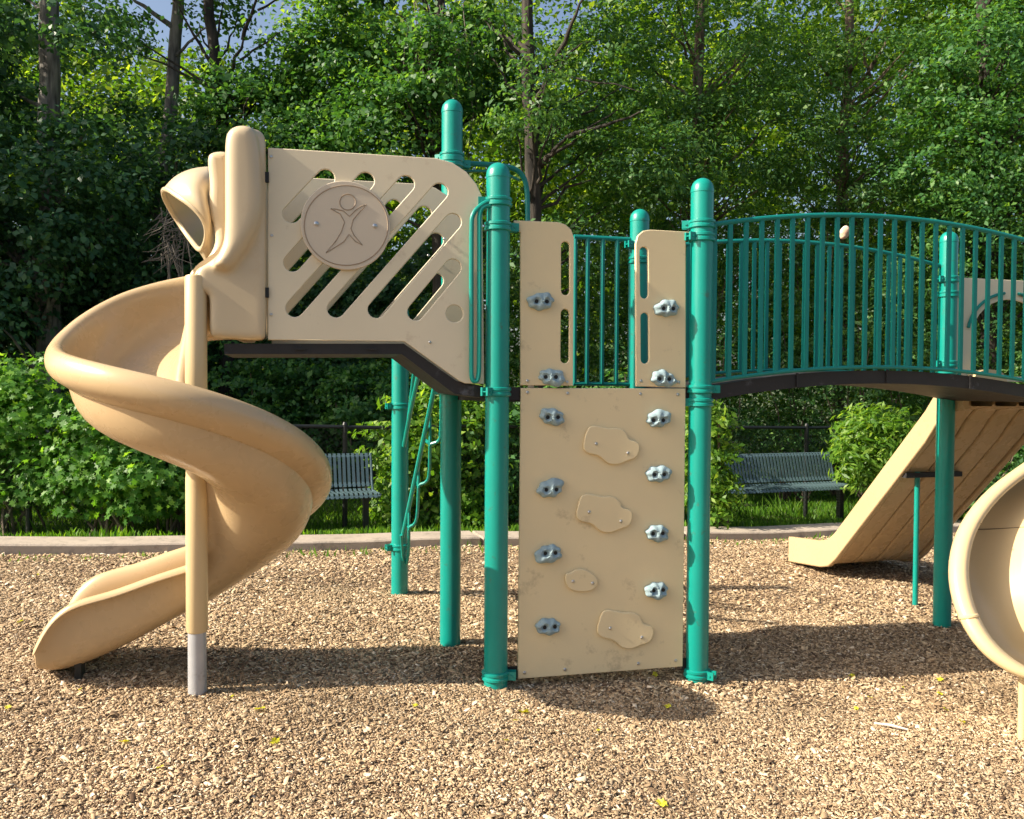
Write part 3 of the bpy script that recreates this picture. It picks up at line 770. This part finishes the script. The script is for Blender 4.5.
# ------------------------------------------------------------------ fence
def kl(t, d, h=0):
    x = KX+KD.x*t-KD.y*d; y = KY+KD.y*t+KD.x*d; return Vector((x, y, float(gz(x, y))+h))
FD = 1.75; T0, T1 = -5, 20
def tfor(px, d):  # kerb parameter where a pixel column meets the line
    c = (px-512)/850; x0 = KX-KD.y*d; y0 = KY+KD.x*d
    return (c*y0-x0)/(KD.x-c*KD.y)
fr = empty('chain_link_fence', kl((T0+T1)/2, FD), 'black vinyl chain link fence behind the benches', 'fence')
m = MB(); fh = 1.18
FH = lambda t: fh+.012*max(-5, min(12, t-3))
m.tube([kl(t, FD, FH(t)) for t in np.linspace(T0, T1, 30)], .022, 8); m.build('top_rail', FENCEM, fr)
tp = tfor(807, FD); tq = tfor(345, FD); stp = (tp-tq)/2
for k in range(-3, 5):
    t = tq+stp*k
    if not T0 <= t <= T1: continue
    m = MB(); m.tube([kl(t, FD, -.2), kl(t, FD, FH(t)+.04)], .03, 10); m.tube([kl(t, FD, FH(t)+.03), kl(t, FD, FH(t)+.06)], [.034, .02], 10); m.build('fence_post', FENCEM, fr)
m = MB(); st = .065; hgt = 1.15; w = .0022; nrm3 = Vector((-KD.y, KD.x, 0))
for sgn in (1, -1):
    t = T0
    while t < T1-1.2:
        a, b = kl(t, FD-.03, .03), kl(t+hgt*.9, FD-.03, .03+hgt)
        if sgn < 0: a, b = kl(t+hgt*.9, FD-.034, .03), kl(t, FD-.034, .03+hgt)
        ku = Vector((KD.x, KD.y, 0))*w
        m.add([a-ku, a+ku, b+ku, b-ku], [(0, 1, 2, 3)]); t += st
m.build('wire_mesh', FENCEM, fr, smooth=0)

# ------------------------------------------------------------------ benches
def bench(px0, d, length, label, first=None):
    t0 = tfor(px0, d); P = kl(t0, d); kd = Vector((KD.x, KD.y, 0)); kn = Vector((-KD.y, KD.x, 0))
    r_ = empty('park_bench', P, label, 'bench', 'slatted benches along the fence')
    def Q(a, b, z): return P+kd*a+kn*b+Vector((0, 0, z))
    seatp = [(-.02, .40), (0, .435), (.05, .45), (.25, .435), (.42, .43), (.46, .45)]
    backp = [(.465, .47), (.50, .52), (.58, .80), (.605, .84), (.63, .835)]
    for nm, pf in (('seat', seatp), ('backrest', backp)):
        m = MB(); x = .02
        while x < length-.03:
            rr = []
            for (b, z) in pf: rr.append([Q(x, b, z), Q(x+.032, b, z)])
            m.grid(rr); x += .052
        m.build(nm, BENCHM, r_, smooth=0, solid=.006)
    m = MB()
    for (b, z) in ((.0, .425), (.44, .42), (.50, .50), (.60, .82)): m.tube([Q(0, b, z-.012), Q(length, b, z-.012)], .014, 8)
    for x in (0, length):
        m.tube([Q(x, 0, .43), Q(x, .45, .42), Q(x, .50, .5), Q(x, .61, .84)], .016, 8)
    m.build('frame', BENCHM, r_)
    for x in (.12, length-.12):
        m = MB(); m.box(Q(x, .22, .2), .06, .075, .43, (kd, kn, Vector((0, 0, 1)))); m.box(Q(x, .24, .40), .055, .42, .05, (kd, kn, Vector((0, 0, 1))))
        m.build('leg', FENCEM, r_, smooth=0)
    return r_
bench(724, .85, 2.1, 'blue-grey slatted metal bench behind the straight slide, under the bridge')
bench(210, 1.06, 1.75, 'dark slatted metal bench half hidden behind the spiral slide')

# ------------------------------------------------------------------ plants and trees
LEAF4 = np.array([(0, 1, 2, 3)])
def leaves(rng, C, D, size, aspect=.55, droop=.25):
    "folded four-point leaves at C facing along D"
    n = len(C); D = D+rng.normal(0, .55, D.shape); D /= np.linalg.norm(D, axis=1, keepdims=True)+1e-9
    a, b = frames(rng, D); a[:, 2] -= droop; a /= np.linalg.norm(a, axis=1, keepdims=True)
    b = np.cross(D, a); b /= np.linalg.norm(b, axis=1, keepdims=True)+1e-9
    s = size*np.exp(rng.normal(0, .25, n))[:, None]
    f = D*s*.12
    return np.stack([C-a*s*.5, C+b*s*aspect*.5+f, C+a*s*.5, C-b*s*aspect*.5+f], 1)
MAPLE = np.array([(0, -.5), (.12, -.18), (.46, -.22), (.28, .02), (.40, .28), (.13, .2), (0, .55), (-.13, .2), (-.40, .28), (-.28, .02), (-.46, -.22), (-.12, -.18)])
def maple(rng, C, D, size):
    n = len(C); D = D+rng.normal(0, .4, D.shape); D /= np.linalg.norm(D, axis=1, keepdims=True)
    a, b = frames(rng, D); s = size*np.exp(rng.normal(0, .22, n))[:, None, None]
    return C[:, None]+(a[:, None]*MAPLE[None, :, 1:2]+b[:, None]*MAPLE[None, :, 0:1]-D[:, None]*(MAPLE[None, :, :1]**2)*.5)*s
def clumps(rng, blobs, nclump, per, crad, shell=.55, zmin=None):
    w = np.array([b[6] if len(b) > 6 else b[3]*b[4]*b[5] for b in blobs], float)**.75; w /= w.sum()
    k = rng.choice(len(blobs), nclump, p=w); B = np.array([b[:6] for b in blobs], float)[k]
    d = rng.normal(size=(nclump, 3)); d /= np.linalg.norm(d, axis=1, keepdims=True)
    r = (shell+(1-shell)*rng.random(nclump))[:, None]; lump = 1+.22*np.sin(d[:, :1]*5+B[:, :1]*3)*np.sin(d[:, 2:3]*6+B[:, 1:2])
    c = B[:, :3]+d*B[:, 3:6]*r*lump
    ro = crad*rng.uniform(.45, 1.6, nclump)
    cc = np.repeat(c, per, 0); dd = np.repeat(d, per, 0); rr = np.repeat(ro, per)
    o = rng.normal(size=cc.shape); o /= np.linalg.norm(o, axis=1, keepdims=True); o *= (rng.random(len(o))**.45*rr)[:, None]
    o[:, 2] *= .38
    C = cc+o; Dn = dd*.6+o/(rr[:, None]+1e-6)*.5+np.array([0, 0, .75])
    if zmin is not None: kp = C[:, 2] > zmin; C, Dn = C[kp], Dn[kp]
    return C, Dn/np.linalg.norm(Dn, axis=1, keepdims=True), c
def limb(m, p0, p1, r0, r1, rnd, n=7, wob=.12):
    p0, p1 = Vector(p0), Vector(p1); L_ = (p1-p0).length; pts = []
    for i in range(n+1):
        t = i/n; q = p0.lerp(p1, t)
        if 0 < i: q += Vector((rnd.uniform(-1, 1), rnd.uniform(-1, 1), rnd.uniform(-.5, .5)))*wob*L_*.25*(1 if i < n else .3)
        pts.append(q)
    m.tube(pts, [r0+(r1-r0)*(i/n) for i in range(n+1)], 9); return pts
SURF = lambda x, y: float(gz(x, y))
def tree(px, Y, trunk_pts, r0, bark, crown_blobs, nclump, per, lsize, mat, label, seed, crad=.45, aspect=.55, limbs=(), shell=.5, name='tree', zmin=1.0):
    "trunk_pts and crown blobs measured as pixels at distance Y"
    rnd = random.Random(seed); rg = np.random.default_rng(seed)
    base = at(px, 500, Y); gb = SURF(base.x, base.y); base = Vector((base.x, base.y, gb))
    r_ = empty(name, base, label, 'tree', 'trees of the wood behind the fence')
    m = MB(); tp = [base-Vector((0, 0, .2))]+[at(x, y, Y) for x, y in trunk_pts]
    # resample
    pts = smooth_poly([tuple(p) for p in tp], 2, False); n = len(pts)
    pts = [Vector(p)+Vector((rnd.uniform(-1, 1), rnd.uniform(-1, 1), 0))*.02 for p in pts]
    m.tube(pts, [r0*(1.25 if i < 2 else 1)*(1-.55*i/n) for i in range(n)], 12)
    topz = pts[-1]
    for (a, b, rr) in limbs: limb(m, at(*a, Y), at(*b, Y-.4), rr, rr*.3, rnd)
    # twigs into the crown
    blobs = []
    for bl in crown_blobs:
        c = at(bl[0], bl[1], Y+bl[4]); sc_ = Y/850
        blobs.append((c.x, c.y, c.z, bl[2]*sc_, min(bl[2], bl[3])*sc_*.8, bl[3]*sc_))
    C, D, cen = clumps(rg, blobs, nclump, per, crad, shell, zmin)
    for c in cen[::max(1, len(cen)//60)]:
        c = Vector(c)
        if min((p-c).length for p in pts) > 1.5: continue
        j = min(range(len(pts)), key=lambda i: abs(pts[i].z-(c.z-.9))+random.random()*.3)
        limb(m, pts[j], c, r0*.22, r0*.05, rnd, 5, .18)
    m.build('trunk', bark, r_)
    npmesh('crown', leaves(rg, C, D, lsize, aspect), LEAF4, mat, r_)
    return r_
# visible trunks, left to right
tree(50, 12.5, [(48, 420), (50, 200), (49, 60), (50, -60), (52, -180)], .20, BARKL,
     [(-30, 60, 90, 130, 1.0), (20, 200, 110, 90, -.8), (100, 190, 60, 80, -.6), (-40, 300, 90, 90, -.5), (60, -120, 160, 90, .5), (80, 30, 40, 40, -.7), (-10, 5, 30, 40, -.8)], 420, 79, 0.088, LF_DARK, 'tall dark-trunked tree at the far left above the bushes', 21, .5, .7)
tree(168, 14, [(158, 420), (160, 200), (172, 90), (178, 0), (182, -140)], .15, BARKL,
     [(140, 190, 80, 75, .6), (120, 120, 45, 30, .3), (200, 170, 60, 60, -.8), (185, -150, 130, 60, .4), (80, 260, 70, 70, .2), (150, 300, 80, 70, -.3)], 330, 79, 0.088, LF_DARK, 'slim grey-trunked tree rising behind the slide visor', 22, .5, .7, limbs=[((176, 30), (120, -10), .05), ((172, 60), (215, 20), .03), ((177, 10), (150, -60), .05)])
tree(222, 13.5, [(228, 420), (226, 200), (222, 120), (213, 40), (205, -20), (196, -120)], .13, BARKD,
     [(215, 8, 60, 16, .3), (120, 20, 30, 30, .3), (250, 120, 60, 60, -.3), (290, 90, 60, 50, .2), (235, 210, 70, 60, .4), (200, -140, 110, 60, .4), (330, 140, 60, 60, -.2)], 290, 79, 0.082, LF_MID, 'forked dark tree with bare upper limbs against the sky gap', 23, .45, .7, limbs=[((219, 100), (243, 40), .05), ((216, 70), (180, 10), .035), ((222, 90), (250, 110), .04), ((243, 40), (262, -20), .035), ((240, 60), (285, 30), .02), ((258, 10), (300, -10), .02)])
t4 = tree(436, 13, [(437, 420), (440, 250), (436, 150), (434, 80), (440, 0), (446, -120)], .13, BARKD,
     [(440, 60, 40, 70, -.6), (345, 60, 75, 60, .2), (400, 130, 70, 55, -.3), (470, 70, 60, 70, .5), (360, -60, 110, 60, .2), (440, -130, 140, 60, 0), (330, 170, 60, 50, -.4)], 420, 79, 0.082, LF_MID, 'vine-hung tree behind the tall teal post', 24, .45, .7, limbs=[((437, 100), (410, 40), .03)])
tree(530, 12, [(537, 420), (536, 260), (533, 180), (529, 90), (527, 0), (527, -120)], .135, BARKD,
     [(528, 90, 35, 75, -.7), (600, 60, 70, 60, .8), (560, 130, 60, 50, .6), (500, 40, 40, 50, .9), (570, 240, 70, 50, .6), (560, -100, 160, 60, .5), (640, 170, 70, 60, .3)], 330, 61, 0.080, LF_FINE, 'dark straight trunk with a long low limb right of the near post top', 25, .42, .5,
     limbs=[((541, 165), (566, 138), .05), ((566, 138), (640, 112), .035), ((533, 112), (556, 60), .055), ((556, 60), (586, -5), .04), ((530, 70), (500, 30), .04), ((548, 72), (640, 92), .02)])
tree(700, 14, [(700, 420), (696, 200), (700, 50), (705, -120)], .13, BARKP,
     [(700, 60, 100, 80, -.4), (660, 150, 90, 70, -.6), (760, 140, 90, 70, -.4), (700, 230, 80, 60, -.6), (720, -100, 150, 70, 0)], 520, 64, 0.072, LF_FINE, 'fine-leaved tree directly above the right-hand climbing post', 26, .45, .42, limbs=[((700, 100), (760, 40), .03)])
tree(838, 14.5, [(838, 420), (840, 200), (846, 100), (850, 40), (846, -120)], .12, BARKP,
     [(880, 80, 100, 80, -.2), (800, 60, 60, 80, -.4), (860, 170, 110, 60, -.6), (820, 250, 80, 50, -.2), (880, -90, 150, 70, .2)], 520, 64, 0.072, LF_FINE, 'fine-leaved tree with pinkish brown limbs above the bridge', 27, .45, .42,
     limbs=[((846, 100), (870, 70), .06), ((870, 70), (890, 35), .04), ((846, 70), (835, 40), .05), ((870, 78), (860, 40), .035), ((840, 90), (800, 40), .03)])
tree(990, 13.5, [(990, 420), (992, 200), (985, 80), (980, -100)], .15, BARKD,
     [(980, 60, 80, 70, -.2), (1040, 140, 90, 90, -.4), (940, 160, 70, 70, -.5), (1000, 240, 90, 60, -.5), (960, 230, 60, 50, .3), (1000, -90, 130, 70, .3)], 540, 61, 0.080, LF_MID, 'leafy tree at the far right above the end of the bridge', 28, .45, .55)
# hanging dry vines on the fourth tree
rnd = random.Random(5); m = MB()
for i in range(26):
    x0 = rnd.uniform(405, 475); y0 = rnd.uniform(-20, 60); x1 = x0+rnd.uniform(-22, 22); y1 = y0+rnd.uniform(40, 130)
    z = 12.7+rnd.uniform(-.3, .3); pts = [at(x0+(x1-x0)*t+rnd.uniform(-5, 5), y0+(y1-y0)*t, z) for t in (0, .25, .5, .75, 1)]
    m.tube(pts, [.009, .008, .007, .005, .003], 5)
m.build('hanging_vines', VINE, t4)
# dead twig bundle behind the visor
m = MB(); c = at(172, 225, 11.2)
bt = Vector((c.x+.2, c.y, SURF(c.x, c.y)))
dr = empty('dead_shrub', bt, 'bundle of bare grey drooping twigs just behind the slide visor', 'shrub')
for i in range(85):
    px0, py0 = 182+rnd.uniform(-22, 14), 215+rnd.uniform(-10, 40); a = rnd.uniform(1.2, 3.1); l = rnd.uniform(10, 34)
    z0 = 11.2+rnd.uniform(-.4, .4); b = a+rnd.uniform(-.9, .9)
    p0 = at(px0, py0, z0); p1 = at(px0+l*.5*math.cos(a), py0+l*.5*abs(math.sin(a)), z0-.05); p2 = at(px0+l*math.cos(b), py0+l*(.5*abs(math.sin(a))+.4*math.sin(b)), z0-.1)
    m.tube([p0, p1, p2], [.008, .006, .002], 4)
for i in range(8):
    e_ = at(180+rnd.uniform(-24, 16), 225+rnd.uniform(-10, 25), 11.2+rnd.uniform(-.3, .3)); f_ = bt+Vector((rnd.uniform(-.2, .2), rnd.uniform(-.2, .2), -.05))
    limb(m, f_, e_, .022, .008, rnd, 6, .14)
m.build('twigs', VINE, dr)

def shrub(px, Y, blobs, nclump, per, lsize, mat, label, seed, kind='leaf', crad=.22, aspect=.55, name='shrub', stems=3, shell=.45):
    rnd = random.Random(seed); rg = np.random.default_rng(seed)
    b = at(px, 500, Y); base = Vector((b.x, b.y, SURF(b.x, b.y)))
    r_ = empty(name, base, label, 'bush', 'bushes along the fence'); bl3 = []
    for bl in blobs:
        c = at(bl[0], bl[1], Y+bl[4]); s_ = Y/850; bl3.append((c.x, c.y, c.z, bl[2]*s_, min(bl[2], bl[3])*s_*.8, bl[3]*s_))
    C, D, cen = clumps(rg, bl3, nclump, per, crad, shell, base.z+.03)
    D = D+np.array([0, -.25, 0]); D /= np.linalg.norm(D, axis=1, keepdims=True)
    m = MB()
    for c in cen[::max(1, len(cen)//(stems*4))]:
        c = Vector(c); limb(m, base+Vector((rnd.uniform(-.25, .25), rnd.uniform(-.15, .15), -.05)), c, .018, .006, rnd, 5, .15)
    m.build('stems', BARKP, r_)
    if kind == 'maple':
        npmesh('foliage', maple(rg, C, D, lsize), np.array([tuple(range(12))]), mat, r_)
    else:
        npmesh('foliage', leaves(rg, C, D, lsize, aspect), LEAF4, mat, r_)
    return r_
shrub(20, 8.8, [(15, 410, 62, 55, 0), (-30, 450, 60, 70, .2), (40, 470, 60, 45, .1)], 480, 22, .075, LF_LIGHT, 'bright green maple-leaved bush at the left edge, left of the spiral slide', 31, 'maple', .25)
shrub(110, 8.7, [(115, 440, 52, 48, 0), (90, 475, 55, 40, 0), (150, 470, 45, 42, -.1)], 450, 22, .08, LF_LIGHT, 'low maple-leaved bush under the leftmost curve of the spiral slide', 32, 'maple', .25)
shrub(182, 9.0, [(185, 465, 45, 48, 0), (165, 430, 40, 40, .4)], 240, 22, .085, LF_LIGHT, 'shaded bush directly behind the slide pole', 33, 'maple', .25)
shrub(255, 12.6, [(250, 400, 70, 60, 0), (310, 385, 65, 50, .2), (280, 450, 80, 60, .1), (230, 460, 60, 60, .3)], 420, 26, .075, LF_MID, 'rounded dark bush beneath the slotted walkway panel', 34, crad=.24, aspect=.7)
shrub(360, 12.4, [(370, 400, 60, 50, 0), (360, 450, 50, 60, .3)], 230, 26, .075, LF_MID, 'dark bush behind the left bench', 35, crad=.24, aspect=.7)
shrub(425, 10.3, [(410, 450, 42, 60, 0), (455, 440, 45, 70, .2), (395, 500, 30, 32, -.1), (450, 500, 45, 35, 0)], 330, 26, .085, LF_YEL, 'yellow-green leafy bush behind the bent-step ladder', 36, crad=.2)
shrub(500, 10.6, [(500, 450, 40, 70, 0), (545, 440, 50, 70, .2), (500, 505, 40, 30, 0)], 230, 26, .08, LF_MID, 'green bush between the near post and the climbing wall', 37, crad=.2)
shrub(620, 10.8, [(620, 440, 60, 70, 0)], 120, 26, .08, LF_MID, 'bush hidden behind the climbing wall', 38, crad=.2)
shrub(708, 10.1, [(705, 450, 28, 55, 0), (715, 490, 22, 38, -.1), (700, 420, 24, 30, .1)], 170, 26, .085, LF_YEL, 'narrow bright bush beside the right climbing post, left of the bench', 39, crad=.18, aspect=.45)
shrub(880, 11.0, [(880, 440, 46, 40, 0), (905, 470, 45, 40, .2), (860, 460, 25, 28, -.1)], 300, 30, .10, LF_YEL, 'rounded bright willow-leaved bush between bench and straight slide', 40, crad=.2, aspect=.28)
shrub(990, 11.2, [(960, 500, 50, 50, 0), (1010, 480, 60, 60, .2), (1060, 480, 60, 60, .2)], 300, 28, .09, LF_MID, 'green bush behind the curved slide at the right edge', 41, crad=.22, aspect=.4)
# understorey behind the fence: rows of tall bushes
ux = [(-70, 13.2), (10, 12.8), (90, 13.4), (170, 13.0), (250, 14.4), (340, 14), (430, 14.4), (520, 13.8), (610, 14), (700, 13.4), (790, 13.7), (880, 13.4), (970, 13.7), (1060, 13.2)]
names = ['off the left edge', 'behind the left-edge maple bush', 'above the low maple-leaved bush', 'behind the slide pole', 'above the slide’s right curve', 'under the slotted panel', 'behind the rear tall post', 'behind the near post', 'seen through the rear barrier', 'behind the right climbing post', 'behind the left half of the bridge railing', 'behind the middle of the bridge railing', 'behind the arched panel', 'off the right edge']
for i, (x, Y) in enumerate(ux):
    left = x < 480
    h = 250 if left else 270
    shrub(x, Y, [(x, 330, 62, 70, 0), (x+25, 260+(i % 3)*15, 55, 55, .3), (x-20, 400, 60, 70, .1), (x, 450, 60, 55, .2)], 400, 42, .08 if left else .065, LF_DARK if left else LF_FINE,
          ('dark broad-leaved undergrowth ' if left else 'fine-leaved green undergrowth ')+names[i].replace('’', ''), 60+i, crad=.32, aspect=.7 if left else .4, name='undergrowth_bush')
# the wood beyond
rg = np.random.default_rng(77); bl = []
for i in range(170):
    Y = rg.uniform(16.5, 26); x = rg.uniform(-160, 1180); y = rg.uniform(-140, 380)
    if 95 < x < 315 and y < 95: continue
    c = at(x, y, Y); s = rg.uniform(1.3, 2.6); bl.append((c.x, c.y, c.z, s, s*.8, s*.8))
for x in range(-160, 1200, 60):
    for y in (180, 260, 330, 410): c = at(x, y, 19); bl.append((c.x, c.y, c.z, 1.6, 1.0, 1.5))
for x in range(-160, 1200, 45):
    for y in (60, 130, 200, 270, 340, 400):
        if 60 < x < 330 and y < 130: continue
        c = at(x+rg.uniform(-15, 15), y, 27); bl.append((c.x, c.y, c.z, 1.7, 1.0, 1.5))
C, D, cen = clumps(rg, bl, 11500, 34, .8, .4)
pr = np.array(CM.inverted().to_3x3()); q = (C-np.array([0, 0, EYE]))@pr.T; sx = 512-850*q[:, 0]/q[:, 2]; sy = 409.5+850*q[:, 1]/q[:, 2]
V = leaves(rg, C, D, .15, .6)
o = npmesh('far_woodland', V, LEAF4, LF_BACK); prop(o, kind='stuff')
# trees of the same wood standing outside the left edge; they shade it
for i, (x, y, s) in enumerate(((-9.5, 12.5, 2.2), (-13.5, 15, 2.8), (-10.5, 9.8, 1.7))):
    r_ = empty('tree', (x, y, SURF(x, y)), ['tall tree just outside the left edge beside the fence', 'broad tree further back outside the left edge', 'lower tree outside the left edge near the kerb'][i], 'tree', 'trees of the wood behind the fence')
    m = MB(); m.tube([(x, y, -.2), (x+.1, y, 3), (x, y+.1, 6+s)], [.2, .16, .08], 10); m.build('trunk', BARKD, r_)
    g_ = np.random.default_rng(90+i); C, D, cen = clumps(g_, [(x, y, 3.2+s*.6, s, s, 2.2), (x+.4, y, 6.5, s*.9, s*.9, 2.4), (x-.6, y-.3, 5, s, s*.9, 2)], 420, 34, .5)
    npmesh('crown', leaves(g_, C, D, .15, .7), LEAF4, LF_DARK, r_)

# ------------------------------------------------------------------ light
SH = Vector((math.cos(R(16.6)), math.sin(R(16.6)))); EL = R(34.5)
sun_dir = Vector((-SH.x*math.cos(EL), -SH.y*math.cos(EL), math.sin(EL)))
sd = bpy.data.lights.new('sun', 'SUN'); so = bpy.data.objects.new('sun', sd); COL.objects.link(so)
so.rotation_euler = sun_dir.to_track_quat('Z', 'Y').to_euler(); sd.energy = 4.9; sd.angle = R(.5); sd.color = (1, .90, .74)
w = bpy.data.worlds.new('World'); sc.world = w; w.use_nodes = True
nt = w.node_tree; bg = nt.nodes['Background']; sk = nt.nodes.new('ShaderNodeTexSky'); sk.sky_type = 'NISHITA'; sk.sun_disc = False
sk.sun_elevation = EL; sk.sun_rotation = math.atan2(sun_dir.x, sun_dir.y); sk.dust_density = 4
nt.links.new(sk.outputs[0], bg.inputs['Color']); bg.inputs['Strength'].default_value = .10
sc.view_settings.view_transform = 'Standard'; sc.view_settings.look = 'None'; sc.view_settings.exposure = 1.02; sc.view_settings.gamma = 1
sc.cycles.max_bounces = 6; sc.cycles.transparent_max_bounces = 4
